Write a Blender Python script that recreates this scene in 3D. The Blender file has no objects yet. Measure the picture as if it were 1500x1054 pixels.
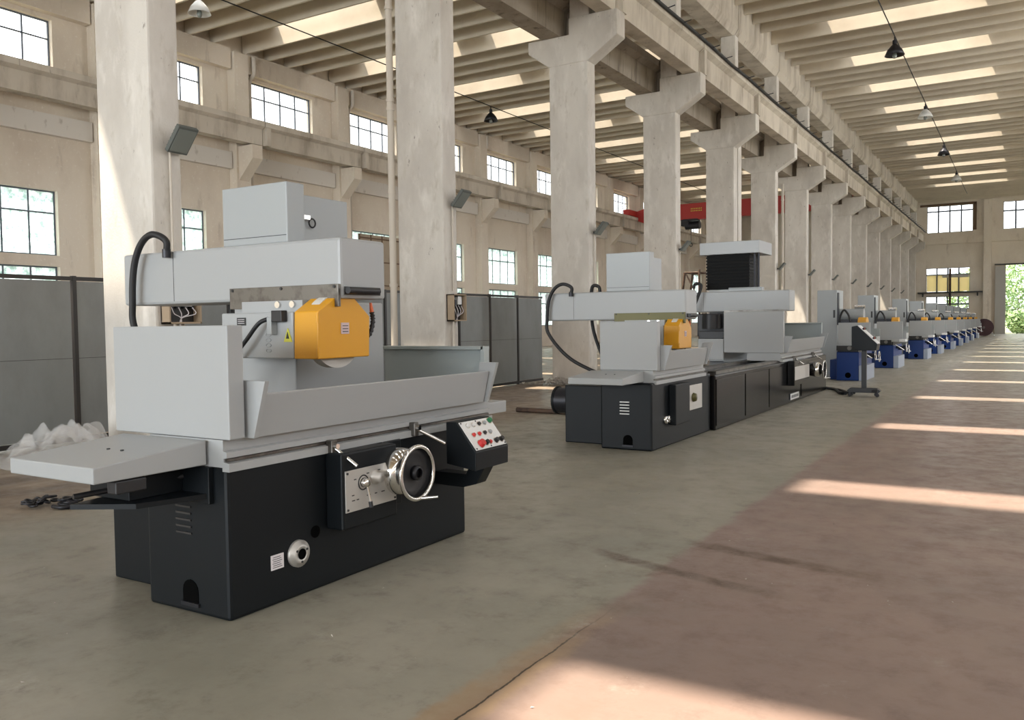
import bpy, bmesh, math, random
from mathutils import Vector, Matrix
random.seed(7)
S = bpy.context.scene
COL = S.collection
PI = math.pi
# ------------------------------------------------------------------ camera
F = 1237.4
yaw, pit, rol = [math.radians(a) for a in (31.21, 2.459, -.724)]
CAM = Vector((0, 0, 1.5))
fw = Vector((-math.sin(yaw)*math.cos(pit), math.cos(yaw)*math.cos(pit), -math.sin(pit)))
rt = fw.cross(Vector((0, 0, 1))).normalized(); up = rt.cross(fw)
rt, up = rt*math.cos(rol)+up*math.sin(rol), -rt*math.sin(rol)+up*math.cos(rol)
cd = bpy.data.cameras.new('camera'); cam = bpy.data.objects.new('camera', cd); COL.objects.link(cam)
cam.matrix_world = Matrix(((rt.x, up.x, -fw.x, CAM.x), (rt.y, up.y, -fw.y, CAM.y), (rt.z, up.z, -fw.z, CAM.z), (0, 0, 0, 1)))
cd.sensor_width = 36; cd.lens = F/1500*36; cd.clip_end = 500; cd.clip_start = .05
S.camera = cam
# ------------------------------------------------------------------ light and exposure
S.view_settings.view_transform = 'Standard'; S.view_settings.look = 'None'
S.view_settings.gamma = 1; S.view_settings.use_curve_mapping = False
S.view_settings.exposure = 0.0
W = bpy.data.worlds.new('sky'); S.world = W; W.use_nodes = True
W.node_tree.nodes['Background'].inputs[0].default_value = (.93, .96, 1, 1)
W.node_tree.nodes['Background'].inputs[1].default_value = 4.2
sl = bpy.data.lights.new('sun', 'SUN'); sun = bpy.data.objects.new('sun', sl); COL.objects.link(sun)
sl.energy = 14; sl.color = (1, .88, .72); sl.angle = math.radians(.9)
sun.rotation_euler = Vector((.375, .277, -1)).to_track_quat('-Z', 'Y').to_euler()
sun.location = (-10, -10, 40)
def area(name, loc, direction, sx, sy, energy, color=(1, 1, 1), portal=False):
    l = bpy.data.lights.new(name, 'AREA'); l.shape = 'RECTANGLE'; l.size = sx; l.size_y = sy; l.energy = energy; l.color = color
    o = bpy.data.objects.new(name, l); COL.objects.link(o); o.location = loc
    o.rotation_euler = Vector(direction).to_track_quat('-Z', 'Z' if abs(direction[2]) < .9 else 'Y').to_euler()
    if portal: l.cycles.is_portal = True
    return o
# area lights added as interior fill, at the unseen rear gate and right-wall windows
area('gate_fill', (-9, -29.8, 4.6), (0, 1, 0), 30, 8.6, 8200, (.86, .94, 1))
area('upper_window_fill', (9.3, 35, 10.6), (-1, 0, 0), 90, 1.9, 4600, (.97, .98, 1))
area('lower_window_fill', (9.3, 35, 5.0), (-1, 0, 0), 90, 2.2, 4200, (.97, .98, 1))
for z, h in ((10.6, 1.8), (4.9, 2.2), (2.4, 2.2)):
    area('left_window_portal', (-27.35, 45, z), (1, 0, 0), 90, h, 0, portal=True)

# ------------------------------------------------------------------ helpers
def ray(x, y): return fw*F + rt*(x-750) - up*(y-527)
def PX(x, y, X): d = ray(x, y); return CAM + d*(X/d.x)
def PY(x, y, Y): d = ray(x, y); return CAM + d*(Y/d.y)
def PZ(x, y, Z=0): d = ray(x, y); return CAM + d*((Z-1.5)/d.z)

class MB:
    def __init__(s): s.v = []; s.f = []; s.sm = []
    def add(s, vs, fs, smooth=False):
        n = len(s.v); s.v += [tuple(v) for v in vs]
        for f in fs: s.f.append(tuple(i+n for i in f)); s.sm.append(smooth)
        return s
    def box(s, x0, x1, y0, y1, z0, z1):
        x0, x1 = min(x0, x1), max(x0, x1); y0, y1 = min(y0, y1), max(y0, y1); z0, z1 = min(z0, z1), max(z0, z1)
        v = [(x, y, z) for z in (z0, z1) for y in (y0, y1) for x in (x0, x1)]
        return s.add(v, [(0, 2, 3, 1), (4, 5, 7, 6), (0, 1, 5, 4), (2, 6, 7, 3), (0, 4, 6, 2), (1, 3, 7, 5)])
    def prism(s, poly, axis, a, b):
        # poly: list of 2D points in the plane of the two other axes (cyclic order), extruded along axis a..b
        def mk(p, t): return {'x': (t, p[0], p[1]), 'y': (p[0], t, p[1]), 'z': (p[0], p[1], t)}[axis]
        n = len(poly); v = [mk(p, a) for p in poly] + [mk(p, b) for p in poly]
        f = [tuple(range(n))[::-1], tuple(range(n, 2*n))] + [(i, (i+1) % n, n+(i+1) % n, n+i) for i in range(n)]
        return s.add(v, f)
    def tube(s, pts, r, n=10, caps=True, r2=None):
        pts = [Vector(p) for p in pts]; rings = []
        t0 = (pts[1]-pts[0]).normalized()
        ref = Vector((0, 0, 1)) if abs(t0.z) < .9 else Vector((1, 0, 0))
        u = t0.cross(ref).normalized()
        for i, p in enumerate(pts):
            t = (pts[min(i+1, len(pts)-1)]-pts[max(i-1, 0)]).normalized()
            u = (u - t*u.dot(t)).normalized(); w = t.cross(u)
            rr = r if r2 is None else r+(r2-r)*i/(len(pts)-1)
            rings.append([p+(u*math.cos(2*PI*k/n)+w*math.sin(2*PI*k/n))*rr for k in range(n)])
        v = [q for ring in rings for q in ring]
        f = [(i*n+k, i*n+(k+1) % n, (i+1)*n+(k+1) % n, (i+1)*n+k) for i in range(len(pts)-1) for k in range(n)]
        s.add(v, f, True)
        if caps: s.add(rings[0], [tuple(range(n))[::-1]]); s.add(rings[-1], [tuple(range(n))])
        return s
    def cyl(s, p0, p1, r, n=20, r2=None): return s.tube([p0, p1], r, n, True, r2)
    def torus(s, c, axis, R, r, n=32, m=10):
        a = Vector(axis).normalized(); ref = Vector((0, 0, 1)) if abs(a.z) < .9 else Vector((1, 0, 0))
        u = a.cross(ref).normalized(); w = a.cross(u); c = Vector(c); v = []
        for i in range(n):
            d = u*math.cos(2*PI*i/n)+w*math.sin(2*PI*i/n)
            for j in range(m): v.append(c+d*(R+r*math.cos(2*PI*j/m))+a*r*math.sin(2*PI*j/m))
        return s.add(v, [(i*m+j, ((i+1) % n)*m+j, ((i+1) % n)*m+(j+1) % m, i*m+(j+1) % m) for i in range(n) for j in range(m)], True)
    def lathe(s, prof, c=(0, 0, 0), axis='z', n=24):
        v = []
        for r, h in prof:
            for k in range(n):
                a = 2*PI*k/n; p = {'z': (r*math.cos(a), r*math.sin(a), h), 'y': (r*math.cos(a), h, r*math.sin(a)), 'x': (h, r*math.cos(a), r*math.sin(a))}[axis]
                v.append((p[0]+c[0], p[1]+c[1], p[2]+c[2]))
        m = len(prof)
        return s.add(v, [(i*n+k, i*n+(k+1) % n, (i+1)*n+(k+1) % n, (i+1)*n+k) for i in range(m-1) for k in range(n)], True)
    def xf(s, M): s.v = [tuple(M @ Vector(v)) for v in s.v]; return s
    def build(s, name, mat, parent=None, bevel=0):
        me = bpy.data.meshes.new(name); me.from_pydata(s.v, [], s.f)
        bm = bmesh.new(); bm.from_mesh(me); bmesh.ops.recalc_face_normals(bm, faces=bm.faces); bm.to_mesh(me); bm.free()
        for p, q in zip(me.polygons, s.sm): p.use_smooth = q
        me.materials.append(MAT[mat])
        o = bpy.data.objects.new(name, me); COL.objects.link(o); o.parent = parent
        if bevel:
            b = o.modifiers.new('bevel', 'BEVEL'); b.width = bevel; b.segments = 2; b.limit_method = 'ANGLE'; b.angle_limit = .6
        return o
def B(name, mat, parent, x0, x1, y0, y1, z0, z1, bevel=0): return MB().box(x0, x1, y0, y1, z0, z1).build(name, mat, parent, bevel)
def empty(name, loc=(0, 0, 0), rz=0):
    o = bpy.data.objects.new(name, None); COL.objects.link(o); o.location = loc; o.rotation_euler = (0, 0, rz); o.empty_display_size = .2; return o
def tag(o, label, cat, group=None):
    o['label'] = label; o['category'] = cat
    if group: o['group'] = group
    return o
def struct(o, label=None):
    o['kind'] = 'structure'
    if label: o['label'] = label
    return o
def copy_tree(o, parent=None):
    c = o.copy(); COL.objects.link(c); c.parent = parent
    for ch in list(o.children): copy_tree(ch, c)
    return c
def spline(pts, n=8):
    P = [Vector(p) for p in pts]; P = [P[0]*2-P[1]]+P+[P[-1]*2-P[-2]]; out = []
    for i in range(1, len(P)-2):
        a, b, c, d = P[i-1:i+3]
        for k in range(n):
            t = k/n
            out.append(.5*((2*b)+(c-a)*t+(2*a-5*b+4*c-d)*t*t+(3*b-a-3*c+d)*t**3))
    return out+[P[-2]]

# ------------------------------------------------------------------ materials
MAT = {}
def mat(name, col, rough=.5, metal=0, noise=None, bump=0, spec=.5, coat=0, bscale=40):
    m = bpy.data.materials.new(name); m.use_nodes = True; N = m.node_tree.nodes; L = m.node_tree.links; b = N['Principled BSDF']
    b.inputs['Base Color'].default_value = (*col, 1); b.inputs['Roughness'].default_value = rough; b.inputs['Metallic'].default_value = metal
    b.inputs['Specular IOR Level'].default_value = spec; b.inputs['Coat Weight'].default_value = coat; b.inputs['Coat Roughness'].default_value = .08
    if noise or bump:
        g = N.new('ShaderNodeNewGeometry')
    if noise:   # list of (scale, stretch z, dark colour, low, high)
        prev = None
        for sc, st, c2, lo, hi in noise:
            mp = N.new('ShaderNodeMapping'); mp.inputs['Scale'].default_value = (1, 1, st); L.new(g.outputs['Position'], mp.inputs[0])
            n = N.new('ShaderNodeTexNoise'); n.inputs['Scale'].default_value = sc; n.inputs['Detail'].default_value = 7; n.inputs['Roughness'].default_value = .62
            L.new(mp.outputs[0], n.inputs['Vector'])
            r = N.new('ShaderNodeMapRange'); r.inputs[1].default_value = lo; r.inputs[2].default_value = hi; L.new(n.outputs[0], r.inputs[0])
            x = N.new('ShaderNodeMix'); x.data_type = 'RGBA'; x.inputs[7].default_value = (*c2, 1)
            if prev: L.new(prev, x.inputs[6])
            else: x.inputs[6].default_value = (*col, 1)
            L.new(r.outputs[0], x.inputs[0]); prev = x.outputs[2]
        L.new(prev, b.inputs['Base Color'])
    if bump:
        n = N.new('ShaderNodeTexNoise'); n.inputs['Scale'].default_value = bscale; n.inputs['Detail'].default_value = 5; L.new(g.outputs['Position'], n.inputs['Vector'])
        bp = N.new('ShaderNodeBump'); bp.inputs['Strength'].default_value = bump; bp.inputs['Distance'].default_value = .02
        L.new(n.outputs[0], bp.inputs['Height']); L.new(bp.outputs[0], b.inputs['Normal'])
    MAT[name] = m; return m
mat('wall_plaster', (.72, .64, .53), .9, noise=[(.5, .6, (.62, .53, .43), .45, .72), (1.7, .25, (.40, .33, .26), .6, .8), (9, 1, (.78, .72, .63), .58, .7)], bump=.15)
mat('column_concrete', (.62, .58, .52), .85, noise=[(.9, .5, (.47, .43, .38), .42, .72), (3.5, .35, (.72, .68, .62), .52, .75), (6, .4, (.50, .455, .39), .58, .72), (11, .5, (.22, .19, .16), .66, .73)], bump=.15)
mat('beam_concrete', (.58, .52, .435), .9, noise=[(1.2, .3, (.34, .29, .23), .45, .7), (5, .15, (.20, .165, .13), .62, .76)], bump=.15)
mat('rib_concrete', (.60, .53, .42), .9, noise=[(.6, 1, (.52, .45, .355), .45, .7)])
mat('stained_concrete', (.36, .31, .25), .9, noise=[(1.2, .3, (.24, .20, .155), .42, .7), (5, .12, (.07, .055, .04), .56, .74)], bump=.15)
mat('white_lintel', (.72, .68, .62), .9, noise=[(4, .5, (.45, .40, .34), .6, .75)])
mat('white_paint', (.36, .37, .372), .38, spec=.4)
mat('inner_paint', (.34, .38, .38), .4)
mat('grey_paint', (.33, .35, .355), .4)
mat('dark_paint', (.005, .0068, .0085), .45, spec=.22)
mat('gloss_black', (.005, .0046, .0045), .2, spec=.18)
mat('hole_black', (.0015, .0015, .0015), .9, spec=.05)
mat('bellows_black', (.004, .004, .004), .7, spec=.2)
mat('black_plastic', (.012, .012, .014), .45)
mat('rubber', (.012, .012, .013), .6)
mat('yellow_paint', (.66, .31, .008), .4)
mat('blue_paint', (.001, .028, .165), .38, spec=.35)
mat('chrome', (.75, .74, .72), .12, 1)
mat('steel', (.16, .15, .135), .36, .75, noise=[(8, 1, (.085, .075, .065), .45, .65)])
mat('olive_steel', (.085, .075, .018), .4, .3)
mat('brushed_plate', (.55, .53, .50), .45, .6)
mat('panel_white', (.72, .72, .71), .5)
mat('red_plastic', (.55, .03, .03), .4)
mat('green_plastic', (.01, .16, .06), .4)
mat('orange_plastic', (.75, .16, .05), .4)
mat('silver_paint', (.32, .36, .44), .4, .2)
mat('wheel_stone', (.62, .60, .56), .9, bump=.3, bscale=300)
mat('sticker', (.62, .48, .48), .6)
mat('label_white', (.70, .66, .68), .6)
mat('ink', (.03, .03, .03), .6)
mat('warn_yellow', (.62, .60, .06), .5)
mat('partition_sheet', (.20, .21, .205), .5, noise=[(1.5, .5, (.16, .165, .16), .45, .7)])
mat('dark_frame', (.02, .017, .015), .5)
mat('pipe_cream', (.58, .52, .44), .6)
mat('flood_grey', (.09, .10, .09), .5)
mat('flood_glass', (.20, .22, .20), .15, spec=.8)
mat('tan_box', (.36, .27, .18), .7)
mat('crane_red', (.42, .028, .02), .45)
mat('dark_metal', (.03, .03, .035), .4, .6)
mat('rust_steel', (.10, .06, .04), .7, .3, noise=[(6, 1, (.04, .025, .02), .5, .65)])
mat('lamp_white', (.75, .75, .72), .4)
mat('window_frame', (.10, .12, .15), .5)
mat('cream_board', (.85, .76, .50), .7)
mat('door_sheet', (.36, .29, .21), .7, noise=[(2, .4, (.28, .22, .16), .5, .7)])
mat('door_grey', (.42, .40, .36), .7)
mat('wood_brown', (.13, .075, .04), .7)
mat('rubble', (.50, .45, .40), .95)
mat('leaf', (.34, .46, .24), .8, noise=[(3, 1, (.22, .36, .15), .45, .65)])
mat('soil', (.22, .19, .13), .95, noise=[(.4, 1, (.12, .16, .06), .45, .6)])
mat('reel_brown', (.05, .018, .022), .6)
mat('bark', (.09, .065, .045), .9)
def glass(name, frost, tint=(1, 1, 1)):
    m = bpy.data.materials.new(name); m.use_nodes = True; N = m.node_tree.nodes; L = m.node_tree.links; N.clear()
    out = N.new('ShaderNodeOutputMaterial'); t = N.new('ShaderNodeBsdfTransparent'); t.inputs[0].default_value = (*tint, 1)
    g = N.new('ShaderNodeBsdfGlossy'); g.inputs['Roughness'].default_value = .05
    fr = N.new('ShaderNodeFresnel'); fr.inputs[0].default_value = 1.45
    sc = N.new('ShaderNodeMath'); sc.operation = 'MULTIPLY'; sc.inputs[1].default_value = .5; L.new(fr.outputs[0], sc.inputs[0])
    mx = N.new('ShaderNodeMixShader'); L.new(sc.outputs[0], mx.inputs[0]); L.new(t.outputs[0], mx.inputs[1]); L.new(g.outputs[0], mx.inputs[2])
    last = mx
    if frost:
        geo = N.new('ShaderNodeNewGeometry'); n = N.new('ShaderNodeTexNoise'); n.inputs['Scale'].default_value = 5; n.inputs['Detail'].default_value = 9; n.inputs['Roughness'].default_value = .75
        L.new(geo.outputs['Position'], n.inputs['Vector'])
        cr = N.new('ShaderNodeValToRGB'); cr.color_ramp.elements[0].position = .40; cr.color_ramp.elements[0].color = (.30, .42, .38, 1)
        cr.color_ramp.elements[1].position = .62; cr.color_ramp.elements[1].color = (.86, .92, .97, 1); L.new(n.outputs[0], cr.inputs[0])
        tl = N.new('ShaderNodeBsdfTranslucent'); L.new(cr.outputs[0], tl.inputs[0])
        m2 = N.new('ShaderNodeMixShader'); m2.inputs[0].default_value = frost; L.new(mx.outputs[0], m2.inputs[1]); L.new(tl.outputs[0], m2.inputs[2]); last = m2
    L.new(last.outputs[0], out.inputs[0]); MAT[name] = m
def board():
    m = MAT['cream_board']; N = m.node_tree.nodes; L = m.node_tree.links
    t = N.new('ShaderNodeBsdfTranslucent'); t.inputs[0].default_value = (.85, .76, .50, 1); mx = N.new('ShaderNodeMixShader'); mx.inputs[0].default_value = .6
    L.new(N['Principled BSDF'].outputs[0], mx.inputs[1]); L.new(t.outputs[0], mx.inputs[2]); L.new(mx.outputs[0], N['Material Output'].inputs[0])
board()
glass('clear_glass', 0); glass('frosted_glass', .8)
# crumpled clear sheeting
def plastic():
    m = bpy.data.materials.new('plastic_film'); m.use_nodes = True; N = m.node_tree.nodes; L = m.node_tree.links
    b = N['Principled BSDF']; b.inputs['Base Color'].default_value = (.75, .74, .72, 1); b.inputs['Roughness'].default_value = .10; b.inputs['Specular IOR Level'].default_value = 1
    t = N.new('ShaderNodeBsdfTransparent'); mx = N.new('ShaderNodeMixShader'); mx.inputs[0].default_value = .30
    L.new(t.outputs[0], mx.inputs[1]); L.new(b.outputs[0], mx.inputs[2]); L.new(mx.outputs[0], N['Material Output'].inputs[0]); MAT['plastic_film'] = m
plastic()
def floor_mat():
    m = bpy.data.materials.new('floor'); m.use_nodes = True; N = m.node_tree.nodes; L = m.node_tree.links; b = N['Principled BSDF']
    g = N.new('ShaderNodeNewGeometry'); sp = N.new('ShaderNodeSeparateXYZ'); L.new(g.outputs['Position'], sp.inputs[0])
    X, Y = sp.outputs[0], sp.outputs[1]
    def M(op, a, c=None, d=None):
        n = N.new('ShaderNodeMath'); n.operation = op
        for i, v in enumerate((a, c, d)):
            if v is None: continue
            if isinstance(v, (int, float)): n.inputs[i].default_value = v
            else: L.new(v, n.inputs[i])
        return n.outputs[0]
    def noise(sc, det=6, ro=.6, sy=1, sx=1):
        mp = N.new('ShaderNodeMapping'); mp.inputs['Scale'].default_value = (sx, sy, 1); L.new(g.outputs['Position'], mp.inputs[0])
        n = N.new('ShaderNodeTexNoise'); n.inputs['Scale'].default_value = sc; n.inputs['Detail'].default_value = det; n.inputs['Roughness'].default_value = ro
        L.new(mp.outputs[0], n.inputs['Vector']); return n.outputs[0]
    def rng(v, a, c, lo=0, hi=1):
        n = N.new('ShaderNodeMapRange'); n.interpolation_type = 'SMOOTHSTEP'; L.new(v, n.inputs[0])
        n.inputs[1].default_value = a; n.inputs[2].default_value = c; n.inputs[3].default_value = lo; n.inputs[4].default_value = hi; return n.outputs[0]
    def mix(f, a, c):
        n = N.new('ShaderNodeMix'); n.data_type = 'RGBA'
        if isinstance(f, (int, float)): n.inputs[0].default_value = f
        else: L.new(f, n.inputs[0])
        for i, v in ((6, a), (7, c)):
            if isinstance(v, tuple): n.inputs[i].default_value = (*v, 1)
            else: L.new(v, n.inputs[i])
        return n.outputs[2]
    nA = noise(.7); nB = noise(4, 8, .7); nC = noise(1.6, 5, .6, .35); nD = noise(30, 4)
    green = mix(rng(nA, .38, .66), (.33, .305, .245), (.26, .245, .195))
    green = mix(rng(nB, .52, .74), green, (.20, .185, .15))
    far = rng(X, -6.2, -7.4)
    green = mix(far, green, mix(rng(nC, .4, .65), (.30, .235, .175), (.17, .13, .10)))
    red = mix(rng(nA, .35, .65), (.275, .196, .166), (.24, .177, .152))
    red = mix(rng(nB, .5, .75), red, (.20, .143, .122))
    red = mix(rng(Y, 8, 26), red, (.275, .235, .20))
    edge = M('ADD', X, M('MULTIPLY', M('SUBTRACT', nB, .5), .16))
    isred = rng(edge, -1.92, -1.83)
    isred = M('MULTIPLY', isred, rng(Y, 40, 20))
    c = mix(isred, green, red)
    # worn ochre seam along the edge of the painted lane
    strip = M('MULTIPLY', rng(edge, -2.0, -1.94), rng(edge, -1.72, -1.80))
    strip = M('MULTIPLY', strip, rng(M('ADD', Y, M('MULTIPLY', nB, 2)), 5.4, 4.2))
    c = mix(M('MULTIPLY', strip, rng(nC, .42, .58, .1, .75)), c, (.36, .25, .15))
    seam = M('COMPARE', M('ADD', X, M('MULTIPLY', M('SUBTRACT', nB, .5), .05)), -1.83, .005)
    c = mix(M('MULTIPLY', seam, rng(Y, 4.2, 3.2)), c, (.06, .045, .03))
    # dark tyre marks
    def mark(c0, c1, c2, w, x0, x1, s):
        cy = M('ADD', M('ADD', M('MULTIPLY', M('MULTIPLY', X, X), c2), M('MULTIPLY', X, c1)), c0)
        d = M('ABSOLUTE', M('SUBTRACT', Y, cy))
        k = M('MULTIPLY', rng(d, w, w*.3), M('MULTIPLY', rng(X, x0-.12, x0+.12), rng(X, x1+.3, x1-.3)))
        return M('MULTIPLY', k, rng(nB, .35, .6, s*.4, s))
    c = mix(mark(5.1, -.16, .02, .11, -1.85, -.7, 1), c, (.13, .085, .065))
    c = mix(mark(4.55, .02, .085, .09, -2.4, -1.2, 1), c, (.13, .09, .07))
    # dust and pale scuffs
    c = mix(rng(noise(.9, 9, .72), .54, .72, 0, .45), c, (.17, .15, .115))
    c = mix(rng(noise(2.3, 9, .75), .58, .74, 0, .5), c, (.45, .42, .37))
    c = mix(rng(nD, .70, .76, 0, .5), c, (.10, .09, .075))
    L.new(c, b.inputs['Base Color'])
    L.new(rng(nB, .35, .7, .30, .55), b.inputs['Roughness']); b.inputs['Specular IOR Level'].default_value = .35
    bp = N.new('ShaderNodeBump'); bp.inputs['Strength'].default_value = .06; bp.inputs['Distance'].default_value = .01; L.new(nB, bp.inputs['Height']); L.new(bp.outputs[0], b.inputs['Normal'])
    MAT['floor'] = m
floor_mat()

# ------------------------------------------------------------------ the hall
XL, XR, YB, YE, ZC = -27.0, 9.5, -30.0, 90.0, 12.42
BAY = 5.85
struct(B('floor', 'floor', None, XL-.3, XR+.3, YB-.3, YE+.3, -.3, 0))
gr = B('ground', 'soil', None, -90, 60, -60, 190, -.5, -.31); struct(gr)

# left wall, built round its windows
WIN0 = 0.95; WINW = 3.45           # first window start, width
wins = [WIN0+BAY*k for k in range(0, 15)]
rows = [(1.35, 3.55), (3.9, 6.0), (9.75, 11.48)]
m = MB(); xo = XL-.35
zs = [0, 1.35, 3.55, 3.9, 6.0, 9.75, 11.48, 13.45]
for z0, z1 in zip(zs, zs[1:]):
    if (z0, z1) in rows:
        y = YB
        for w in wins: m.box(xo, XL, y, w, z0, z1); y = w+WINW
        m.box(xo, XL, y, YE, z0, z1)
    else: m.box(xo, XL, YB, YE, z0, z1)
wall_left = struct(m.build('wall_left', 'wall_plaster'))
pil = MB().box(0, .42, -.35, .35, 0, 12.3).build('pilaster', 'wall_plaster', wall_left)
cor = MB().prism([(0, 7.3), (.8, 8.1), (.8, 8.62), (0, 8.62)], 'y', -.25, .25).build('corbel', 'wall_plaster', wall_left)
lin = MB().box(0, .22, -.9, BAY-1.7, 7.75, 8.4).build('lintel', 'white_lintel', wall_left)
top = MB().box(0, .3, .4, BAY-.4, 11.62, 12.42).build('eaves_beam', 'wall_plaster', wall_left)
first = True
for k in range(0, 15):
    yc = WIN0-.85+BAY*k
    for src, off in ((pil, 0), (cor, .4), (lin, 1.3), (top, 0)):
        o = src if first else src.copy()
        if not first: COL.objects.link(o); o.parent = wall_left
        o.location = (XL+(.0 if src is not cor else .42), yc+(1.3 if src is lin else 0), 0)
    first = False
nw = [0]
def window(loc, w, h, ncol, split, parts_mat, rz=0, glassmat='clear_glass', bar=.022):
    """window in its own XZ plane, sill corner at loc"""
    nw[0] += 1
    r = empty('window_%d' % nw[0], loc, rz); struct(r)
    f = MB(); t = .045
    f.box(0, w, -.03, .03, 0, t); f.box(0, w, -.03, .03, h-t, h); f.box(0, t, -.03, .03, 0, h); f.box(w-t, w, -.03, .03, 0, h)
    f.build('window_frame', 'window_frame', r)
    for i in range(1, ncol): B('mullion', 'window_frame', r, i*w/ncol-bar, i*w/ncol+bar, -.025, .025, t, h-t)
    B('transom', 'window_frame', r, t, w-t, -.024, .024, split*h-bar, split*h+bar)
    for i in range(ncol):
        for z0, z1 in ((t, split*h), (split*h, h-t)):
            B('pane', glassmat, r, i*w/ncol+.01, (i+1)*w/ncol-.01, -.004, .004, z0, z1)
    return r
protos = {}
for ri, (z0, z1) in enumerate(rows):
    for k, y in enumerate(wins):
        if y < 5: continue
        if ri not in protos:
            protos[ri] = window((XL-.2, y, z0), WINW, z1-z0, 4, .66, None, PI/2, 'clear_glass' if ri == 2 else 'frosted_glass')
        else:
            nw[0] += 1; o = copy_tree(protos[ri]); o.name = 'window_%d' % nw[0]; o.location = (XL-.2, y, z0)
# an old boarded gateway in the left wall
d = empty('door_1', (XL+.03, 30.6, 0), PI/2); struct(d)
B('door_leaf', 'door_sheet', d, 0, 3.4, -.06, 0, 0, 5.85)
for i in range(6): B('door_rail', 'wood_brown', d, 0, 3.4, -.09, -.06, .05+i*1.12, .11+i*1.12)
for i in range(5): B('door_stile', 'wood_brown', d, i*.82, i*.82+.06, -.088, -.06, 0, 5.85)

# right and rear walls (out of the picture) with their window bands and gate left open
m = MB()
for z0, z1 in ((0, 3.9), (6.1, 9.6), (11.6, 13.45)): m.box(XR, XR+.35, YB, YE, z0, z1)
for k in range(18):
    for z0, z1 in ((3.9, 6.1), (9.6, 11.6)): m.box(XR, XR+.35, YB+k*6.9-.4, YB+k*6.9+.4, z0, z1)
struct(m.build('wall_right', 'wall_plaster'))
m = MB(); m.box(XL, XR, YB-.35, YB, 9, 13.45); m.box(XL, -24.2, YB-.35, YB, 0, 9); m.box(6.2, XR, YB-.35, YB, 0, 9)
struct(m.build('wall_rear', 'wall_plaster'))

# end wall with its windows and the open gate
m = MB(); eh = [(-8.0, -4.15, 9.6, 12.1), (-1.7, 2.2, 9.6, 12.1), (-8.05, -4.35, 3.98, 6.25), (-8.05, -4.4, 2.35, 3.55), (-1.45, 3.2, 0, 6.3)]
xs = sorted({XL, XR, *[a for h in eh for a in h[:2]]}); zz = sorted({0, 13.45, *[a for h in eh for a in h[2:]]})
for a, b_ in zip(xs, xs[1:]):
    for c, d_ in zip(zz, zz[1:]):
        if not any(h[0] <= a and b_ <= h[1] and h[2] <= c and d_ <= h[3] for h in eh): m.box(a, b_, YE, YE+.35, c, d_)
we = struct(m.build('wall_end', 'wall_plaster'))
B('pilaster', 'wall_plaster', we, -3.25, -2.6, YE-.4, YE, 0, 12.4)
B('beam', 'wall_plaster', we, -8.7, XR, YE-.25, YE, 8.5, 9.1)
B('canopy', 'dark_frame', we, -8.7, -3.3, YE-.9, YE, 3.86, 3.98)
for x in (-8.3, -6.0, -3.7): B('canopy_bracket', 'dark_frame', we, x-.05, x+.05, YE-.5, YE, 3.55, 3.86)
B('brown_post', 'wood_brown', we, -4.1, -3.85, YE-.12, YE, 9.7, 12.2)
B('brown_lintel', 'wood_brown', we, -8.6, -3.85, YE-.12, YE, 12.1, 12.3)
window((-8.0, YE+.15, 9.6), 3.85, 2.5, 4, .8, None, bar=.07)
window((-1.7, YE+.15, 9.6), 3.9, 2.5, 4, .66, None, bar=.07)
window((-8.05, YE+.15, 2.35), 3.65, 1.2, 4, .4, None, bar=.07)
w = window((-8.05, YE+.15, 3.98), 3.7, 2.27, 4, .72, None, bar=.07)
for i in range(4): B('board', 'cream_board', w, i*.925+.06, i*.925+.87, -.1, -.05, .06, 1.6)
B('blind', 'door_grey', w, 1.4, 3.6, -.14, -.11, 1.35, 1.62); B('post', 'rust_steel', w, 1.95, 2.15, -.2, -.14, -1.9, 2.2)
g = empty('door_2', (-1.45, YE, 0)); struct(g)
B('jamb', 'wall_plaster', g, -.3, 0, -.12, .35, 0, 6.4)
MB().box(-.85, 0, -.3, -.22, 0, 6.2).build('gate_leaf', 'door_grey', g)
B('rail', 'dark_frame', g, -.9, 4.6, -.32, -.2, 6.3, 6.42)

# roof: slabs with a skylight slot every 4.87 m, ribs below
SK = 4.95; RIB = SK/4
left_sky = [(-25.0, -20.0), (-18.4, -13.2)]; right_sky = [(-6.75, -1.5), (1.2, 6.6)]
def roofside(x0, x1, sk, off):
    mm = MB(); panes = []
    y = YB-.3
    for j in range(-7, 19):
        c = 4.16+off+SK*j; s0, s1 = c-.30, c+.55
        if s0 < YB or s1 > YE-9: continue
        mm.box(x0, x1, y, s0, 13.22, 13.42); xx = x0
        for a, b_ in sk: mm.box(xx, a, s0, s1, 13.22, 13.42); panes.append((a, b_, s0, s1)); xx = b_
        mm.box(xx, x1, s0, s1, 13.22, 13.42); y = s1
    mm.box(x0, x1, y, YE+.3, 13.22, 13.42)
    return mm, panes
mL, pL = roofside(XL-.3, -9.2, left_sky, -.65)
mR, pR = roofside(-9.2, XR+.3, right_sky, 0)
mL.add(mR.v, mR.f)
ceil = struct(mL.build('ceiling', 'rib_concrete'))
for (a, b_, s0, s1) in pL+pR:
    B('skylight_pane', 'clear_glass', ceil, a, b_, s0, s1, 13.31, 13.32)
def rib_mesh(x0, x1, nm):
    return MB().prism([(-.05, ZC), (.03, ZC), (.16, 13.23), (-.09, 13.23)], 'x', x0, x1).build(nm, 'rib_concrete', ceil)
ra = rib_mesh(XL+.05, -9.62, 'rib'); rb = rib_mesh(-8.68, XR, 'rib')
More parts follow.
